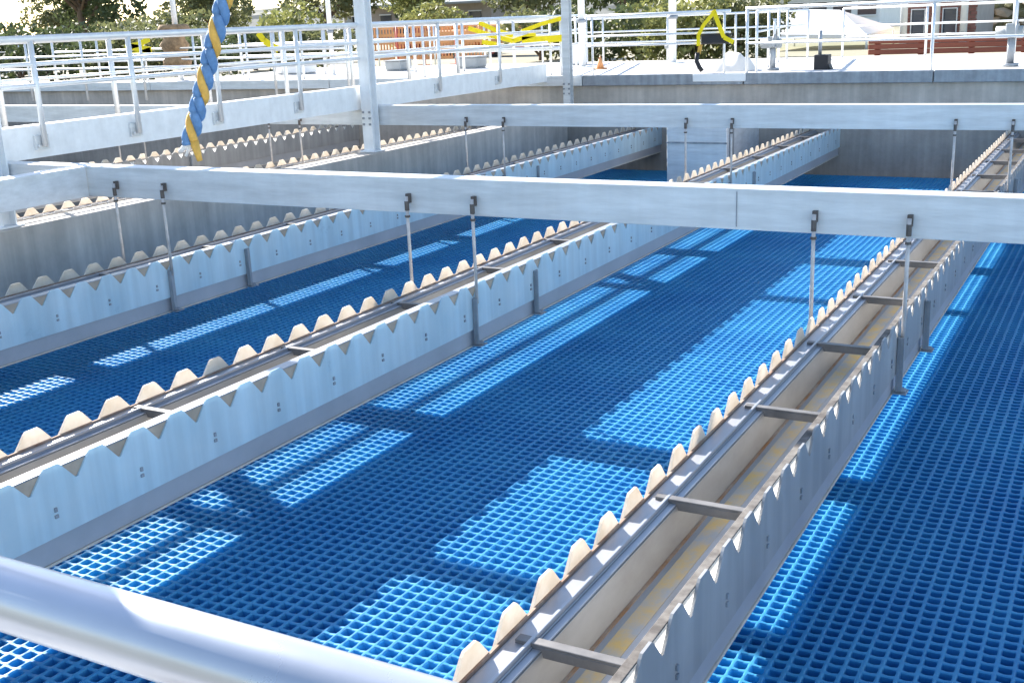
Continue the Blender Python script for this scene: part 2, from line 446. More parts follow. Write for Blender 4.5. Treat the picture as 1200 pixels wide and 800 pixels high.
def launder(xr, label, y0, y1, detail=2, phase=1.281, pmat='plate', stain_and_sun=True, lb_=.985):
    org = (xr - .1, y0, 1.0)
    t = thing('launder', label, 'launder', org, 'weir launders above the settler beds')
    yy1 = y1
    b = MB()
    b.box(xr - .195, xr - .191, y0, yy1, .842, lb_)
    b.box(xr - .010, xr - .006, y0, yy1, .842, 1.0)
    b.box(xr - .1909, xr - .0101, y0, yy1, .900, .906)
    b.box(xr - .1909, xr - .0101, yy1 - .004, yy1, .842, .8999)
    part('trough_body', b, 'stainless', t, org)
    # bottom skirt seen as a grey strip under the weir plate
    part('skirt', MB().box(xr - .0059, xr - .0005, y0, yy1, .850, .996), 'skirt', t, org, bevel=.0008)
    part('foot_flange', MB().box(xr - .0059, xr + .003, y0, yy1, .9965, 1.002), 'foot', t, org, bevel=.0008)
    # inner corner rust, floor film, and yellow strip painting sun through the notches
    if stain_and_sun:
        part('rust_line', MB().box(xr - .1295, xr - .1235, y0, yy1 - .01, .8985, .8999), 'rust_line', t, org)
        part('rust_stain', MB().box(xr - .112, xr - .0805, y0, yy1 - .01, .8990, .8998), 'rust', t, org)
        part('scum_film', MB().box(xr - .080, xr - .012, y0, yy1 - .01, .8992, .8999), 'floor_film', t, org)
    part('inner_wall', MB().prism([(xr - .1905, .842), (xr - .145, .842), (xr - .130, .899), (xr - .1905, .899)], 'y', y0 + .002, yy1 - .006), 'stainless', t, org)
    # top lips
    part('lip', MB().box(xr - .200, xr - .160, y0, yy1 - .006, .8365, .8415).box(xr - .168, xr - .162, y0, yy1 - .006, .829, .8364).box(xr - .1599, xr - .147, y0, yy1 - .006, .8385, .8415), 'lip', t, org, bevel=.001)
    part('edge_strip', MB().box(xr - .2045, xr - .2005, y0, yy1 - .006, .832, .846), 'edge_rust', t, org)
    part('lip', MB().box(xr - (.012 if pmat != 'plate' else .030), xr + .0034, y0, yy1 - .006, .8075, .8105), 'scum' if pmat != 'plate' else 'lip', t, org, bevel=.0008)
    part('backing_strip', MB().box(xr + .0008, xr + .0032, y0, yy1 - .006, .8107, .852), 'backing' if pmat != 'plate' else 'plate_tan', t, org)  # added strip: white paints sunlight behind the notches, tan the shaded inside
    m = MB(); weir_plate(m, xr + .0040, xr + .0085, y0, yy1, phase, .944)
    part('weir_plate', m, pmat, t, org)
    m = MB(); weir_plate(m, xr - .210, xr - .2052, y0, yy1, phase + .018, .944)
    part('weir_plate', m, 'plate_inner', t, org)
    # bolts on the outer plate
    if detail:
        bm_ = MB(); y = phase + .05
        while y < yy1 - .1:
            if y > y0:
                bm_.cbox(xr + .0100, y, .888, .004, .006, .009); bm_.cbox(xr + .0100, y, .902, .004, .008, .007)
            y += NP * 2
        part('bolts', bm_, 'galv_dull', t, org, kind='stuff')
    y = 1.218 - 2 * .5285
    while y < yy1 - .2:
        if y > y0 + .05:
            link('crossbar', crossbar_mesh, t, off(xr - .195 - org[0], y - org[1], .824 - org[2]))
        y += .5285
    for by in BY:
        if by > yy1: continue
        for xx, dend in ((xr - .222, .86), (xr + .020, .86)):
            o = link('hanger_rod', rod_mesh(.53, dend), t, off(xx - org[0], by - .020 - org[1], -org[2]))
            c = link('clip', clip_mesh, o, off(0, 0, 0))
        # brackets on the right face
        for yb in (by - .02, by + .40):
            if yb < yy1 - .05:
                link('bracket', bracket_mesh, t, off(xr + .0090 - org[0], yb - org[1], -org[2]))
    return t
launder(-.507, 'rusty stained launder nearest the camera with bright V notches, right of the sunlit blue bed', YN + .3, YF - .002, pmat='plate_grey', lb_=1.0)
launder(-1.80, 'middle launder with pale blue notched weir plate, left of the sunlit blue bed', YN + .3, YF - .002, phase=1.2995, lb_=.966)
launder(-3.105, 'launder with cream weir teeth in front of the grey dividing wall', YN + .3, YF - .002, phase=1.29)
launder(-4.53, 'cream toothed launder just behind the dividing wall, under the railed beam', YN + .3, YF - .002, detail=0, stain_and_sun=False, pmat='plate_grey')
launder(-5.86, 'farthest left launder, only its cream teeth showing under the railed beam', YN + .3, YF - .002, detail=0, stain_and_sun=False, pmat='plate_grey')

# ================================================================ BEAMS
def beam(x0, x1, y, d0, d1, label, cat='beam'):
    org = ((x0 + x1) / 2, y, d1)
    t = thing('cross_beam', label, cat, org, 'main cross beams over the basin')
    part('channel', channel_x(MB(), x0, x1, y, d0, d1, .078, .007), 'galv', t, org, bevel=.0012)
    return t, org
b1, o1 = beam(-10.9, 1.55, 3.0, .472, .585, 'long galvanised cross beam nearest the camera, carrying hanger rods')
part('splice_seam', MB().box(-.948, -.945, 2.9985, 2.9995, .480, .577), 'galv_dull', b1, o1)
b2, o2 = beam(-10.9, 1.55, BY[1], .458, .572, 'farther galvanised cross beam in front of the far tank wall')
m = MB()
m.box(-3.49, -3.483, YN + .01, 2.996, .472, .585).box(-3.56, -3.4901, YN + .01, 2.996, .472, .479).box(-3.56, -3.4901, YN + .01, 2.996, .578, .585)
single('side_beam', m, 'galv', 'short galvanised beam at left running towards the camera from the nearest cross beam', 'beam', (-3.5, 1, .585), bevel=.001)

# posts : H section
def hpost(x, y, d0, d1, label, wdt=.075, foot=True, mname='galv_post'):
    org = (x, y, d1)
    t = thing('steel_post', label, 'post', org, 'tall galvanised posts on the dividing wall')
    h = wdt / 2
    m = MB().box(x - h, x + h, y - h, y - h + .007, d0, d1).box(x - h, x + h, y + h - .007, y + h, d0, d1).box(x - .0035, x + .0035, y - h + .0071, y + h - .0071, d0, d1)
    part('column', m, mname, t, org)
    if foot:
        part('base_plate', MB().box(x - h - .02, x + h + .02, y - h - .02, y + h + .02, d1 - .008, d1 - .0005), mname, t, org, bevel=.001)
        bm_ = MB()
        for sx in (-1, 1):
            for sd in (0, 1, 2): bm_.cbox(x + sx * .022, y - h - .004, d1 - .16 - .035 * sd, .012, .008, .012)
        part('bolts', bm_, 'galv_dull', t, org, kind='stuff')
    return t
FR = -.43
hpost(-3.95, 2.955, FR, .72, 'grey post at the left edge of the photo beside the near cross beam', .072)
hpost(-3.955, BY[1] - .05, FR, .72, 'tall grey post left of centre where the far cross beam ends', .07)
hpost(-3.80, 7.86, FR, .72, 'slim dark edged post in front of the far tank wall corner', .058, mname='galv')
# overhead frame carried by the posts (above the picture): it throws the bars of shade
t = thing('overhead_frame', 'galvanised overhead frame carried on the tall posts above the basin', 'frame', (-3.95, 3, FR))
o_ = (-3.95, 3, FR)
for yb in (3.0, 5.56):
    part('rafter', MB().box(-10.9, 1.55, yb - .03, yb + .03, FR - .055, FR - .001), 'galv', t, o_, bevel=.003)
part('purlin', MB().box(-3.977, -3.962, YN, 8.0, -.237, -.207), 'galv', t, o_, bevel=.003)  # unseen bars added to the frame, sized for the dark lines they cast
part('purlin', MB().box(-3.43, -3.39, YN, 8.0, FR - .094, FR - .056), 'galv', t, o_, bevel=.003)
part('purlin', MB().box(-4.80, -4.565, YN, 8.0, FR - .094, FR - .056), 'galv', t, o_, bevel=.003)

# ================================================================ RAILED SIDE BEAM AND RAILINGS
def rail_line(label, p0, p1, d_base, rails, posts, r=.011, pr=.010, name='railing', m='galv_rail', loop=False, pw=None, group='steel railings round the basins'):
    org = (p0[0], p0[1], d_base)
    t = thing(name, label, 'railing', org, group)
    P = lambda s_, d: (p0[0] + (p1[0] - p0[0]) * s_, p0[1] + (p1[1] - p0[1]) * s_, d)
    L = math.hypot(p1[0] - p0[0], p1[1] - p0[1])
    for i, (d, rr) in enumerate(rails):
        part('rail', MB().tube([P(0, d), P(1, d)], rr, 8), m, t, org, smooth=True)
    for s_ in posts:
        x, y, _ = P(s_, 0)
        part('post', MB().tube([(x, y, rails[0][0]), (x, y, d_base)], pr, 8), m, t, org, smooth=True)
    if loop:
        a = P(0, rails[0][0]); b = P(0, rails[-1][0])
        e = .04 / L
        q = lambda s_, d: P(-s_, d)
        part('rail_return', MB().tube([a, q(e * .7, a[2] + .01), q(e, a[2] + .04), q(e, b[2] - .04), q(e * .7, b[2] - .01), b], rails[-1][1], 8), m, t, org, smooth=True)
    return t, org
# longitudinal channel carrying the railing
m = MB().box(-4.02, -4.012, YN, YF - .05, .345, .478).box(-4.09, -4.0201, YN, YF - .05, .345, .353).box(-4.13, -4.0201, YN, YF - .05, .470, .478)
lb = thing('railed_beam', 'pale galvanised channel beam running away from the camera at left under the railing', 'beam', (-4.02, 3, .478))
part('channel', m, 'galv_post', lb, (-4.02, 3, .478), bevel=.0012)
ypost = [3.24, 3.76, 4.30, 4.93, 5.62, 6.35, 7.15]
for y in ypost:
    part('rail_bracket', MB().box(-4.0118, -4.0, y - .035, y + .035, .385, .445).tube([(-3.999, y - .02, .43), (-3.993, y - .02, .43)], .008, 6).tube([(-3.999, y + .02, .43), (-3.993, y + .02, .43)], .008, 6), 'galv', lb, (-4.02, 3, .478), bevel=.001)
L = 7.9 - 3.0
rail_line('pale pipe railing on the channel beam at left running away from the camera', (-3.985, 3.06), (-3.985, 7.9), .43,
          [(.0, .014), (.10, .009), (.185, .010)], [(y - 3.06) / 4.84 for y in ypost], loop=True, pr=.012)
rail_line('parallel pipe railing behind the left channel beam railing', (-4.75, 3.3), (-4.75, 7.9), .50,
          [(.012, .011), (.19, .008)], [.076 + k * .152 for k in range(7)], pr=.014)
rail_line('railing across the left basin beyond the nearer railings', (-9.5, 6.6), (-4.9, 6.6), .50,
          [(.005, .011), (.15, .009), (.25, .009)], [k / 7 for k in range(8)], pr=.010)
# far deck railings
rail_line('railing along the far deck edge right of the slim post', (-3.72, YF + .06), (-2.60, YF + .06), DECK,
          [(.010, .011), (.155, .008), (.225, .008)], [0.04, .96], pr=.009)
rail_line('railing along the far deck edge at the right side of the picture', (-2.49, YF + .06), (1.5, YF + .06), DECK,
          [(.0, .012), (.235, .009)], [.003, .315, .62, .97], pr=.011)
rail_line('railing on the far edge of the pale deck in the middle distance', (-6.5, 10.2), (-2.6, 10.2), DECK,
          [(.035, .010), (.16, .008), (.26, .008)], [k / 6 for k in range(7)], pr=.010)
rail_line('railing on the far edge of the pale deck behind the canopy side', (-2.3, 10.2), (1.8, 10.2), DECK,
          [(.035, .010), (.18, .008), (.27, .008)], [k / 6 for k in range(7)], pr=.010)
rail_line('railing on the far deck edge behind the left basin', (-9.6, YF + .08), (-3.95, YF + .08), DECK,
          [(.0, .012), (.14, .009), (.24, .009)], [k / 9 for k in range(10)], pr=.011)
rail_line('distant railing beyond the left basin deck', (-14.0, 10.6), (-6.7, 10.6), .499,
          [(.02, .010), (.16, .008)], [k / 10 for k in range(11)], pr=.010)
rail_line('second railing standing across the pale deck behind the tall grey post', (-7.9, 8.9), (-4.3, 8.9), DECK,
          [(.02, .012), (.14, .009), (.25, .009)], [k / 7 for k in range(8)], pr=.013)
rail_line('railing on the pale deck running back beside the canopy', (-2.42, YF + .1), (-2.75, 10.1), DECK,
          [(.02, .011), (.16, .008)], [0, .33, .66, .97], pr=.010)
rail_line('railing crossing the far deck from front to back near the slim post', (-4.05, YF + .1), (-4.7, 10.15), DECK,
          [(.0, .011), (.12, .009), (.24, .009)], [0, .33, .66, 1], pr=.010)

# near hand rail in front of the camera
t = thing('near_handrail', 'thick pale pipe handrail crossing the bottom left corner close to the camera', 'handrail', (0, .25, .9))
o_ = (0, .25, .9)
part('rail', MB().tube([(-1.5, .25, .207), (-.5, .25, .207), (1.3, .25, .207)], .0135, 40), 'near_rail', t, o_, smooth=True)
part('rail', MB().tube([(-1.5, .25, .46), (1.3, .25, .46)], .009, 16), 'galv_rail', t, o_, smooth=True)
for xx in (-1.45, .12, 1.25):
    part('post', MB().tube([(xx, .25, .2185), (xx, .25, .94)], .010, 12), 'galv_rail', t, o_, smooth=True)
struct('near_walkway', MB().box(-1.7, XR, -.85, .30, .95, .975), 'deck')
t = thing('platform_post', 'slim square post at the left end of the near walkway', 'post', (-.75, .43, .95))
part('column', MB().box(-.775, -.725, .41, .45, -.42, 1.6), 'galv', t, (-.75, .43, .95), bevel=.002)  # unseen post, added to shade the left end of the handrail

# ================================================================ ROPE
t = thing('striped_rope', 'blue and yellow twisted rope hanging from above in front of the left channel beam', 'rope', (-1.18, 1.2, .163))
o_ = (-1.18, 1.2, .163)
P0 = Vector((-1.045, 1.2, -.12)); P1 = Vector((-1.178, 1.2, .152))
def strand(ph, amp, r):
    pts = []
    ax = (P1 - P0).normalized(); u = ax.cross(Vector((0, 1, 0))).normalized(); v = ax.cross(u)
    for i in range(90):
        s_ = i / 89; a = ph + s_ * 2 * math.pi * 4.3
        pts.append(tuple(P0.lerp(P1, s_) + u * math.cos(a) * amp + v * math.sin(a) * amp))
    return MB().tube(pts, r, 8)
for k, c in enumerate(('ropeblue', 'ropeyellow', 'ropeblue')):
    part('strand', strand(k * 2 * math.pi / 3, .0061, .0068 if k != 1 else .0060), c, t, o_, smooth=True)
part('frayed_end', MB().tube([(-1.176, 1.2, .15), (-1.196, 1.198, .163)], .0055, 6, r2=.003).tube([(-1.172, 1.2, .15), (-1.185, 1.198, .169)], .004, 6, r2=.002), 'white', t, o_, smooth=True)
part('frayed_end', MB().tube([(-1.168, 1.2, .148), (-1.163, 1.202, .176)], .007, 6, r2=.004), 'ropeyellow', t, o_, smooth=True)

# ================================================================ THINGS ON THE DECKS
def pole(x, y, d0, d1, r, label, m='white_paint'):
    org = (x, y, d1)
    t = thing('pole', label, 'pole', org, 'tall pale poles beyond the basin')
    part('shaft', MB().tube([(x, y, d0), (x, y, d1)], r, 12), m, t, org, smooth=True)
    part('base_plate', MB().cbox(x, y, d1 - .004, r * 5, r * 5, .008), m, t, org)
    part('clamp', MB().tube([(x, y, .03), (x, y, .06)], r * 1.35, 12), 'galv_dull', t, org, smooth=True)
pole(-3.68, 9.75, -1.4, DECK, .034, 'tall white pole standing on the far deck right of centre')
pole(-8.0, 8.15, -1.4, DECK, .026, 'tall white pole wrapped with brown burlap at upper left')
pole(-6.55, 8.6, -1.4, DECK, .022, 'thin white pole at upper left behind the rope')
pole(-4.35, 9.3, -1.4, DECK, .03, 'white pole left of the slim post, behind the yellow webbing')
# burlap wrap
bm_ = MB()
rings = []
for i in range(9):
    d = -.075 + .37 * i / 8; rr = .115 + .022 * math.sin(i * 1.9) + (.012 if i < 2 else 0)
    rings.append([( -8.0 + .02 + math.cos(a) * rr * (1 + .15 * math.sin(3 * a + i)) + .01 * math.sin(i), 8.10 + math.sin(a) * rr, d) for a in [k * 2 * math.pi / 14 for k in range(14)]])
vs = [q for r_ in rings for q in r_]
bm_.add(vs, [(i * 14 + k, i * 14 + (k + 1) % 14, (i + 1) * 14 + (k + 1) % 14, (i + 1) * 14 + k) for i in range(8) for k in range(14)] + [tuple(range(14)), tuple(range(112, 126))])
single('burlap_wrap', bm_, 'burlap', 'ragged brown burlap bundle wrapped round the white pole at upper left', 'burlap', (-8.0, 8.1, .295), smooth=True)

def ribbon(pts, wdt, th=.004):
    """flat strap through pts in the x / depth plane"""
    m = MB()
    pts = [Vector(p) for p in pts]
    for a, b in zip(pts[:-1], pts[1:]):
        t_ = (b - a).normalized(); n = t_.cross(Vector((0, 1, 0))).normalized() * (wdt / 2); e = Vector((0, th, 0))
        q = [a - n, a + n, b + n, b - n]
        m.add([*q, *[p + e for p in q]], [(0, 1, 2, 3), (7, 6, 5, 4), (0, 4, 5, 1), (1, 5, 6, 2), (2, 6, 7, 3), (3, 7, 4, 0)])
    return m
t = thing('safety_harness', 'yellow webbing harness with black pads hung over the far railing', 'harness', (-2.75, YF + .03, .3))
o_ = (-2.75, YF + .03, .3)
yh = YF + .035
part('strap', ribbon([(-2.83, yh, .245), (-2.83, yh, .17), (-2.79, yh - .004, .10), (-2.71, yh, .01)], .026), 'yellow', t, o_)
part('strap', ribbon([(-2.72, yh + .006, .0), (-2.685, yh + .002, .09), (-2.64, yh, .19), (-2.57, yh, .225)], .03), 'yellow', t, o_)
part('strap', ribbon([(-2.83, yh + .008, .30), (-2.815, yh + .006, .235)], .028), 'ropeyellow', t, o_)
part('pad', MB().box(-2.82, -2.60, yh + .01, yh + .04, .165, .235), 'black', t, o_, bevel=.01)
part('lanyard', MB().tube([(-2.835, yh, .29), (-2.842, yh, .35), (-2.82, yh, .395), (-2.80, yh, .42)], .017, 8), 'black', t, o_, smooth=True)
def webbing(x, y, segs, label):
    t = thing('webbing', label, 'webbing', (x, y, .25), 'yellow webbing tied to railings')
    for pts, wd in segs:
        part('strap', ribbon([(x + a, y, d) for a, d in pts], wd), 'yellow', t, (x, y, .25))
webbing(-8.5, YF + .05, [([(-.06, .12), (.13, .09), (.27, .045)], .05), ([(-.05, .20), (.14, .18), (.27, .15)], .06), ([(.0, .11), (.28, .15)], .06)], 'yellow webbing tied to the railing beside the burlap at upper left')
webbing(-6.85, YF + .05, [([(-.06, .03), (.0, .10), (.15, .18)], .06)], 'small yellow webbing tie on the railing left of the tall grey post')
webbing(-4.65, YF + .05, [([(.0, .02), (.14, .08), (.30, .13)], .035), ([(.02, .17), (.15, .19)], .035), ([(.38, .10), (.55, .05), (.75, .01)], .03), ([(.38, .165), (.60, .165), (.80, .155)], .05), ([(-.1, .06), (.1, .12), (.3, .17), (.5, .12)], .035)], 'long crossed yellow webbing on the railing left of the slim post')

# black box on the deck
t = thing('equipment_box', 'small black box standing on the pale deck at upper right', 'box', (-2.0, 8.3, DECK))
o_ = (-2.0, 8.3, DECK)
part('case', MB().box(-2.06, -1.96, 8.26, 8.36, .335, DECK - .001), 'black', t, o_, bevel=.004)
part('foot', MB().prism([(-1.958, .40), (-1.94, DECK - .001), (-1.958, DECK - .001)], 'y', 8.27, 8.35), 'black', t, o_)
part('stand_pipe', MB().tube([(-2.03, 8.31, .334), (-2.03, 8.31, .17)], .013, 8), 'galv_dull', t, o_, smooth=True)
# actuator / valve heads
def valve(x, y, s, label):
    t = thing('valve_actuator', label, 'valve', (x, y, DECK), 'grey valve stands on the deck')
    o_ = (x, y, DECK)
    part('pedestal', MB().tube([(x, y, DECK - .001), (x, y, DECK - .02 * s)], .05 * s, 12).tube([(x, y, DECK - .02 * s), (x, y, DECK - .18 * s)], .022 * s, 12), 'galv_dull', t, o_, smooth=True)
    part('motor', MB().tube([(x - .09 * s, y, DECK - .20 * s), (x + .06 * s, y, DECK - .20 * s)], .035 * s, 12), 'glassbox', t, o_, smooth=True)
    part('gearbox', MB().cbox(x, y, DECK - .21 * s, .07 * s, .08 * s, .08 * s), 'glassbox', t, o_, bevel=.006)
    ring = [(x + .0 * s, y - .06 * s + .045 * s * math.cos(a), DECK - .22 * s + .045 * s * math.sin(a)) for a in [k * math.pi / 8 for k in range(17)]]
    part('handwheel', MB().tube([(x + .03 * s, yy, dd) for _, yy, dd in ring], .006 * s, 6), 'galv_dull', t, o_, smooth=True)
    part('stem_cover', MB().tube([(x + .01, y, DECK - .25 * s), (x + .01, y, DECK - .38 * s)], .012 * s, 8), 'white_paint', t, o_, smooth=True)
valve(-.78, 8.30, 1.1, 'grey valve actuator with handwheel at the right edge of the photo')
valve(-2.36, 8.28, .95, 'grey valve actuator on the deck right of the yellow harness')
valve(-3.78, 10.0, .7, 'small valve stand near the white pole')
# white tarp bundle behind the harness
tp = MB()
n = 14
vs = []; fs = []
for i in range(n):
    for j in range(n):
        u_ = i / (n - 1); v_ = j / (n - 1)
        h_ = .13 * math.sin(math.pi * u_) ** .7 * math.sin(math.pi * v_) ** .7 * (1 + .35 * math.sin(9 * u_ + 4 * v_) * math.sin(7 * v_))
        vs.append((-2.80 + .28 * u_, 8.18 + .3 * v_, DECK - .002 - h_))
for i in range(n - 1):
    for j in range(n - 1): fs.append((i * n + j, (i + 1) * n + j, (i + 1) * n + j + 1, i * n + j + 1))
tp.add(vs, fs)
single('plastic_sheet', tp, 'white', 'crumpled white plastic sheet on the deck below the yellow harness', 'plastic sheet', (-2.66, 8.3, DECK), smooth=True)
t = thing('white_skid', 'white channel block on the deck edge under the crumpled sheet', 'block', (-2.7, 8.02, DECK))
part('block', MB().box(-2.84, -2.45, 7.925, 7.934, .436, .490), 'white_paint', t, (-2.7, 8.02, DECK), bevel=.003)
# small items standing on far decks
for (x, y, wx, h_, c, nm, lb_) in ((-4.62, 9.7, .10, .17, 'white_paint', 'junction_box', 'white junction box on the deck beside the white pole'),
                                   (-5.6, 9.4, .22, .10, 'glassbox', 'pump_casing', 'grey pump casing lying on the deck left of the slim post'),
                                   (-6.3, 9.2, .18, .09, 'glassbox', 'pump_casing', 'darker grey casing on the deck behind the tall grey post'),
                                   (-7.3, 8.9, .35, .08, 'white_paint', 'deck_hatch', 'white hatch box on the deck behind the striped rope')):
    t = thing(nm, lb_, nm.split('_')[-1], (x, y, DECK))
    part('body', MB().box(x - wx / 2, x + wx / 2, y, y + .2, DECK - h_, DECK - .012), c, t, (x, y, DECK), bevel=.006)
    part('lid', MB().box(x - wx / 2 - .01, x + wx / 2 + .01, y - .01, y + .21, DECK - h_ - .012, DECK - h_ - .001), c, t, (x, y, DECK), bevel=.003)
    part('plinth', MB().box(x - wx / 2 + .01, x + wx / 2 - .01, y + .01, y + .19, DECK - .011, DECK - .001), 'galv_dull', t, (x, y, DECK))

# white canopy
t = thing('canopy', 'white fabric canopy on thin legs standing beyond the far deck', 'canopy', (-3.6, 14, .5))
o_ = (-3.6, 14, .5)
c = MB()
x0, x1, y0, y1 = -4.05, -2.80, 13.6, 15.2
c.add([(x0, y0, .30), (x1, y0, .34), (x1, y1, .30), (x0, y1, .27), (x0 + .3, 14.2, .03), (x1 - .45, 14.2, .06),
       (x0, y0, .345), (x1, y0, .385), (x1, y1, .34), (x0, y1, .31)],
      [(0, 1, 5, 4), (1, 2, 5), (2, 3, 4, 5), (3, 0, 4), (0, 6, 7, 1), (1, 7, 8, 2), (2, 8, 9, 3), (3, 9, 6, 0)])
part('fabric_roof', c, 'white', t, o_)
for (xx, yy) in ((x0, y0), (x1, y0), (x1, y1), (x0, y1)):
    part('leg', MB().tube([(xx, yy, .33), (xx, yy, .5)], .012, 8), 'white_paint', t, o_, smooth=True)
# timber barrier, planks
t = thing('timber_barrier', 'low red-brown timber barrier beyond the deck at upper right', 'barrier', (-1.5, 11.5, .5))
o_ = (-1.5, 11.5, .5)
for i in range(3):
    part('plank', MB().box(-2.35, -.95, 11.5, 11.54, .33 + .05 * i, .376 + .05 * i), 'redwood', t, o_, bevel=.004)
for xx in (-2.3, -1.9, -1.45, -1.0):
    part('post', MB().box(xx, xx + .05, 11.545, 11.6, .34, .5), 'redwood', t, o_, bevel=.004)
single('black_bag', MB().tube([(-1.65, 11.52, .315), (-1.5, 11.52, .315)], .028, 10), 'black', 'small black bundle lying on top of the red-brown timber barrier', 'bundle', (-1.6, 11.5, .33), smooth=True)

# ================================================================ BUILDINGS
# brick building with white columns
t = thing('brick_building', 'brown brick building with white columns at upper right', 'building', (-4.3, 26, .5))
o_ = (-4.3, 26, .5)
part('wall', MB().box(-5.0, -3.55, 26, 29, -3.2, .5), 'mortar', t, o_)
bm_ = MB()
bh = .075
k = 0
d = .49
brick_me = MB().box(0, .23, 0, .03, 0, .062).mesh('brick', 'brick', (0, 0, 0))
cnt = 0
course = MB()
while d > -1.0:
    xx = -5.0 + (.0 if k % 2 else -.115)
    while xx < -3.6:
        a, b = max(xx, -5.0), min(xx + .225, -3.55)
        if b - a > .04 and d < .45:
            if cnt < 290 and d > -.7: 
                ob = link('brick', MB().box(a, b, 25.972, 25.998, d - .066, d).mesh('brick', 'brick', o_), t, (0, 0, 0)); cnt += 1
            else: course.box(a, b, 25.972, 25.998, d - .066, d)
        xx += .24
    d -= .075; k += 1
part('brickwork', course, 'brick', t, o_, kind='stuff')
for xx in (-4.95, -4.3, -3.75):
    c = part('column', MB().tube([(xx, 25.6, .5), (xx, 25.6, -3.0)], .075, 14, r2=.065), 'white_paint', t, o_, smooth=True)
    link('capital', MB().cbox(xx, 25.6, -3.05, .24, .24, .1).mesh('capital', 'white_paint', o_), c, (0, 0, 0))
part('porch_roof', MB().box(-5.2, -3.4, 25.3, 29.2, -3.35, -3.201), 'white_paint', t, o_)
for xx in (-4.72, -4.08):
    wv = part('window', MB().box(xx - .13, xx + .13, 25.94, 25.969, -.25, .28), 'glass', t, o_)
    fr = MB()
    for (a, b, c0, c1) in ((-.15, -.13, -.27, .30), (.13, .15, -.27, .30), (-.13, .13, -.27, -.25), (-.13, .13, .28, .30), (-.13, .13, .0, .015)):
        fr.box(xx + a, xx + b, 25.92, 25.939 if a == -.13 and c0 == 0 else 25.9695, c0, c1)
    link('frame', fr.mesh('frame', 'white_paint', o_), wv, (0, 0, 0))
t.location = W(-2.12, 14.2, .5); t.scale = (.54, .54, .54)
# low shed with purple-grey roof behind the canopy
def shed(x0, x1, y, h, label, wallm, roofm, nwin):
    o_ = ((x0 + x1) / 2, y, .5)
    t = thing('shed', label, 'shed', o_)
    part('wall', MB().box(x0, x1, y, y + 3, .5 - h, .5), wallm, t, o_)
    part('roof', MB().prism([(y - .3, .5 - h + .001), (y - .3, .5 - h - .06), (y + 1.5, .5 - h - .6), (y + 3.3, .5 - h - .06), (y + 3.3, .5 - h + .001)], 'x', x0 - .2, x1 + .2), roofm, t, o_)
    for i in range(nwin):
        xx = x0 + (i + .5) * (x1 - x0) / nwin
        wv = part('window', MB().box(xx - .2, xx + .2, y - .03, y - .002, .5 - h * .75, .5 - h * .35), 'glass', t, o_)
        link('frame', MB().box(xx - .23, xx + .23, y - .05, y - .031, .5 - h * .79, .5 - h * .755).box(xx - .23, xx + .23, y - .05, y - .031, .5 - h * .345, .5 - h * .31).mesh('frame', 'white_paint', o_), wv, (0, 0, 0))
    part('door', MB().box(x0 + .1, x0 + .45, y - .03, y - .002, .5 - h * .72, .499), 'glassbox', t, o_)
shed(-8.6, -5.3, 27, .75, 'long low pale shed with dark windows behind the canopy', 'white_paint', 'glassbox', 6)
shed(-23.0, -17.5, 31, 1.0, 'low pale shed with dark roof behind the left railings', 'mortar', 'glassbox', 5)
# stone retaining wall at right
t = thing('stone_wall', 'rough field stone retaining wall at the upper right corner', 'wall', (-2.3, 16, .5))
o_ = (-2.3, 16, .5)
part('backing', MB().box(-2.35, 3.0, 16.15, 16.6, .06, .5), 'stone2', t, o_)
def blob(rx, ry, rz, seed):
    r_ = random.Random(seed)
    bm = bmesh.new(); bmesh.ops.create_icosphere(bm, subdivisions=1, radius=1)
    for v in bm.verts:
        s_ = 1 + r_.uniform(-.18, .18); v.co = Vector((v.co.x * rx * s_, v.co.y * ry * s_, v.co.z * rz * s_)) * U
    me = bpy.data.meshes.new('stone'); bm.to_mesh(me); bm.free(); return me
st_me = [blob(.125, .10, .075, 3), blob(.105, .10, .07, 9), blob(.135, .1, .06, 12)]
for i, s_ in enumerate(st_me): s_.materials.append(M['stone'] if i != 1 else M['stone2'])
row_h = .115
cnt = 0
for r_i in range(4):
    xx = -2.3 + (.1 if r_i % 2 else 0)
    while xx < 1.4 and cnt < 290:
        o = link('stone', st_me[random.randrange(3)], t, off(xx + random.uniform(-.02, .02) - o_[0], 16.12 - o_[1], .43 - r_i * row_h + random.uniform(-.012, .012) - o_[2]))
        o.rotation_euler = (0, random.uniform(-.3, .3), random.uniform(-.3, .3)); cnt += 1
        xx += .215
# orange machine
t = thing('orange_machine', 'faded orange and red tracked machine beyond the deck behind the railings', 'machine', (-8.3, 14, .5))
o_ = (-8.3, 14, .5)
part('engine_cover', MB().box(-9.1, -8.2, 14, 14.6, .12, .34), 'orange', t, o_, bevel=.02)
part('engine_cover', MB().box(-8.15, -7.65, 14.02, 14.6, .06, .32), 'orange', t, o_, bevel=.02)
part('cab', MB().box(-9.55, -9.15, 14.02, 14.6, -.02, .34), 'red', t, o_, bevel=.02)
part('cab_window', MB().box(-9.50, -9.2, 13.99, 14.018, .02, .15), 'glass', t, o_)
part('chassis', MB().box(-9.5, -7.7, 14.05, 14.55, .345, .40), 'red', t, o_, bevel=.01)
for xx in (-9.3, -8.7, -7.9):
    wv = part('wheel', MB().tube([(xx, 13.98, .415), (xx, 14.10, .415)], .083, 18), 'black', t, o_, smooth=True)
    link('rim', MB().tube([(xx, 13.965, .415), (xx, 13.979, .415)], .045, 14).mesh('rim', 'red', o_), wv, (0, 0, 0))
part('boom', MB().tube([(-8.9, 14.3, .1), (-8.3, 14.3, .04), (-7.6, 14.3, .06)], .035, 8), 'orange', t, o_)
t = thing('mesh_barrier', 'orange plastic mesh barrier standing behind the railings left of the yellow webbing', 'barrier', (-7.4, 11.4, .5))
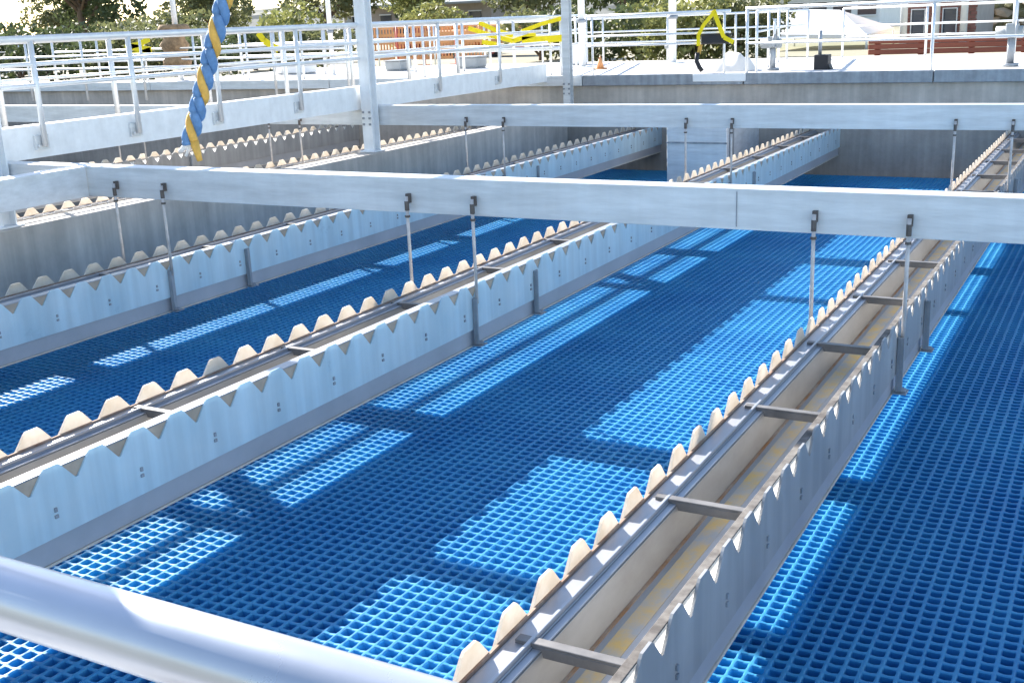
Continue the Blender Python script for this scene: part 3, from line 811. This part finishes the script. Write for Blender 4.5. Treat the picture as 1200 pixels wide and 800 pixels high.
o_ = (-7.4, 11.4, .5)
for i in range(4):
    a = -8.15 + i * .40; m = MB()
    yy = 11.4 + (.05 if i % 2 else 0)
    for k in range(9): m.box(a + .02 + k * .0425, a + .04 + k * .0425, yy, yy + .006, .035, .40)
    for k in range(5): m.box(a + .01, a + .39, yy - .004, yy - .0005, .03 + k * .088, .062 + k * .088)
    part('mesh_panel', m, 'orange', t, o_)
    part('post', MB().tube([(a, yy, .01), (a, yy, .5)], .014, 6), 'red', t, o_, smooth=True)
    part('foot', MB().box(a - .06, a + .06, yy - .08, yy + .08, .47, .499), 'red' if i % 2 else 'orange', t, o_, bevel=.01)
single('orange_cone', MB().tube([(-4.0, 8.9, .437), (-4.0, 8.9, .33)], .035, 14, r2=.006).cbox(-4.0, 8.9, .432, .09, .09, .01), 'orange', 'small orange cone on the deck beside the slim post', 'cone', (-4.0, 8.9, .437), smooth=True)

# ================================================================ HILLS, TREES
hm = MB()
nx = 40
vs = []; fs = []
for i in range(nx):
    a = -140 + 150 * i / (nx - 1)
    h_ = 2.2 + 1.6 * math.sin(i * .45) + 1.0 * math.sin(i * 1.3 + 1)
    vs += [(a, 110, .5), (a, 125, .5 - h_ * .6), (a, 160, .5 - h_)]
for i in range(nx - 1):
    for j in range(2): fs.append((i * 3 + j, (i + 1) * 3 + j, (i + 1) * 3 + j + 1, i * 3 + j + 1))
hm.add(vs, fs)
struct('hills', hm, 'hill')

def leaf_mesh(name, clusters, per, size, m, seed):
    r_ = np.random.default_rng(seed)
    C = []
    for (c, rad, squash) in clusters:
        n_ = int(per * rad ** 2)
        p = r_.normal(0, 1, (n_, 3)); p /= np.linalg.norm(p, axis=1)[:, None]
        p *= (rad * r_.uniform(.45, 1.08, (n_, 1)) ** .6); p[:, 2] *= squash
        C.append(p + np.array(c))
    C = np.concatenate(C); n_ = len(C)
    a = r_.normal(0, 1, (n_, 3)); a /= np.linalg.norm(a, axis=1)[:, None]
    b = r_.normal(0, 1, (n_, 3)); b -= (a * b).sum(1)[:, None] * a; b /= np.linalg.norm(b, axis=1)[:, None]
    s_ = size * r_.uniform(.6, 1.4, (n_, 1))
    V = np.stack([C - a * s_, C + b * s_ * .55, C + a * s_, C - b * s_ * .55], 1).reshape(-1, 3)
    me = bpy.data.meshes.new(name)
    me.from_pydata((V * U).tolist(), [], np.arange(n_ * 4).reshape(-1, 4).tolist())
    me.materials.append(M[m])
    return me
def tree_protos(kind, m, H, seed):
    r_ = random.Random(seed)
    tr = MB(); base = Vector((0, 0, 0)); top = Vector((r_.uniform(-.2, .2), 0, -H * .55))
    tr.tube([(0, 0, 0), (top.x * .4, .05, -H * .25), tuple(top)], H * .035, 8, r2=H * .018)
    cl = []
    for k in range(13):
        a = k * 2.4; f_ = r_.uniform(.12, .85)
        rr = H * (.16 + .24 * math.sin(math.pi * min(1, f_ + .1)))
        e = Vector((math.cos(a) * rr, math.sin(a) * rr, -H * (.22 + .68 * f_)))
        tr.tube([tuple(Vector((top.x * .5, 0, -H * (.12 + .4 * f_)))), tuple((top * .4 + e * .6)), tuple(e)], H * .014, 6, r2=H * .004)
        cl.append(((e.x, e.y, -e.z), H * r_.uniform(.13, .2), .75))
        cl.append(((e.x * .5, e.y * .5, -e.z + .1 * H * r_.uniform(-1, 1)), H * r_.uniform(.10, .15), .7))
    return tr.mesh('trunk', 'bark', (0, 0, 0), smooth=True), leaf_mesh('crown', cl, 260 / (H * .16) ** 2, H * .022, m, seed)
protos = {'dark': tree_protos('dark', 'leaf', 3.6, 1), 'olive': tree_protos('olive', 'leaf2', 3.0, 5), 'lime': tree_protos('lime', 'leaf3', 2.4, 8)}
def tree(kind, x, y, s, label, rz=0., cat='tree'):
    t = thing('tree', label, cat, (x, y, .5), 'trees beyond the basins')
    t.scale = (s, s, s); t.rotation_euler = (0, 0, rz)
    link('trunk', protos[kind][0], t); link('crown', protos[kind][1], t)
G = [('dark', -34.0, 24, 1.0, 'dense dark green tree at the upper left corner'),
     ('dark', -26.5, 23.5, 1.05, 'dark spreading tree right of the upper left corner tree'),
     ('olive', -30.0, 26, .9, 'olive green tree between the two dark upper left trees'),
     ('lime', -25.2, 27.5, .8, 'light green tree left of the burlap pole'),
     ('olive', -23.6, 25.5, .9, 'olive tree with brown trunk behind the burlap pole'),
     ('olive', -20.6, 27, .95, 'sparse olive tree behind the striped rope'),
     ('dark', -18.0, 28, .8, 'thin dark tree right of the striped rope'),
     ('lime', -16.2, 25, .8, 'yellow green tree left of the tall grey post'),
     ('olive', -14.2, 27, .85, 'olive tree right of the tall grey post'),
     ('lime', -12.5, 30, .9, 'pale green tree above the orange machine'),
     ('dark', -10.6, 25, .9, 'narrow dark tree just right of the slim post'),
     ('lime', -8.0, 29, .9, 'yellow green tree behind the white pole at right'),
     ('olive', -6.3, 30, 1.0, 'olive tree right of the white pole'),
     ('dark', -12.9, 33, 1.0, 'distant dark tree above the yellow webbing')]
for i, (k, x, y, s_, lb_) in enumerate(G): tree(k, x, y, s_, lb_, i * 1.7)
# hedge shrubs behind the far railing
def shrub_mesh(m, seed):
    r_ = random.Random(seed)
    cl = [((r_.uniform(-.5, .5), r_.uniform(-.25, .25), r_.uniform(.15, .5)), r_.uniform(.18, .3), .8) for _ in range(9)]
    return leaf_mesh('foliage', cl, 4200, .035, m, seed)
sh = [shrub_mesh('leaf3', 21), shrub_mesh('leaf2', 22), shrub_mesh('leaf', 23)]
stem = MB().tube([(0, 0, 0), (.02, 0, -.4)], .03, 6, r2=.012).tube([(0, 0, -.05), (.25, .05, -.4)], .02, 6, r2=.008).tube([(0, 0, -.05), (-.25, .03, -.38)], .02, 6, r2=.008).mesh('stem', 'bark', (0, 0, 0))
places = []
names = ['darkest', 'dark', 'brownish', 'olive', 'pale olive', 'yellow green']
spec_ = [(-14.6, 11.0, 2, 1.05, 'dark shrub at the far left behind the first railing post'), (-13.7, 11.2, 2, 1.0, 'dark shrub second from the left behind the railing'),
 (-12.8, 11.0, 2, 1.1, 'dark shrub left of the left yellow webbing'), (-11.9, 11.2, 1, 1.0, 'olive shrub behind the left yellow webbing'),
 (-11.0, 11.0, 1, .9, 'brown olive shrub behind the burlap pole'), (-9.9, 11.4, 2, .9, 'dark shrub behind the small yellow webbing tie'),
 (-8.9, 11.5, 1, .8, 'olive shrub left of the tall grey post'), (-13.2, 13.2, 1, 1.2, 'olive shrub in the second row at left'),
 (-11.3, 13.4, 0, 1.2, 'yellow green shrub in the second row behind the rope'), (-16.4, 12.6, 2, 1.3, 'big dark shrub just outside the left end'),
 (-5.25, 11.4, 2, 1.0, 'narrow dark shrub just right of the slim post'), (-4.75, 11.6, 0, .95, 'yellow green shrub left of the white pole at right'),
 (-4.1, 11.5, 0, 1.0, 'yellow green shrub behind the white pole at right'), (-3.75, 11.9, 1, .95, 'olive shrub behind the yellow harness'),
 (-6.4, 12.5, 1, .9, 'olive shrub behind the crossed yellow webbing'), (-9.6, 15.5, 0, 1.1, 'pale shrub left of the orange machine')]
spec_ += [(-11.5, 9.15, 2, .8, 'low dark shrub just behind the left deck edge at the far left'), (-10.8, 9.0, 2, .85, 'low dark shrub behind the left deck edge, second from the left'),
 (-10.1, 9.1, 2, .8, 'low dark shrub behind the left deck edge, third from the left'), (-9.45, 9.2, 1, .8, 'low brown olive shrub behind the left deck edge near the yellow webbing'),
 (-8.8, 9.4, 2, .75, 'low dark shrub behind the burlap pole foot')]
places = spec_
for i, (x, y, k, s_, lb_) in enumerate(places):
    t = thing('shrub', lb_, 'shrub', (x, y, .5), 'shrubs behind the railings')
    t.scale = (s_ * 1.15, s_, s_); t.rotation_euler = (0, 0, i * .9 if i % 2 else -i * .4)
    link('foliage', sh[k], t); link('stem', stem, t)
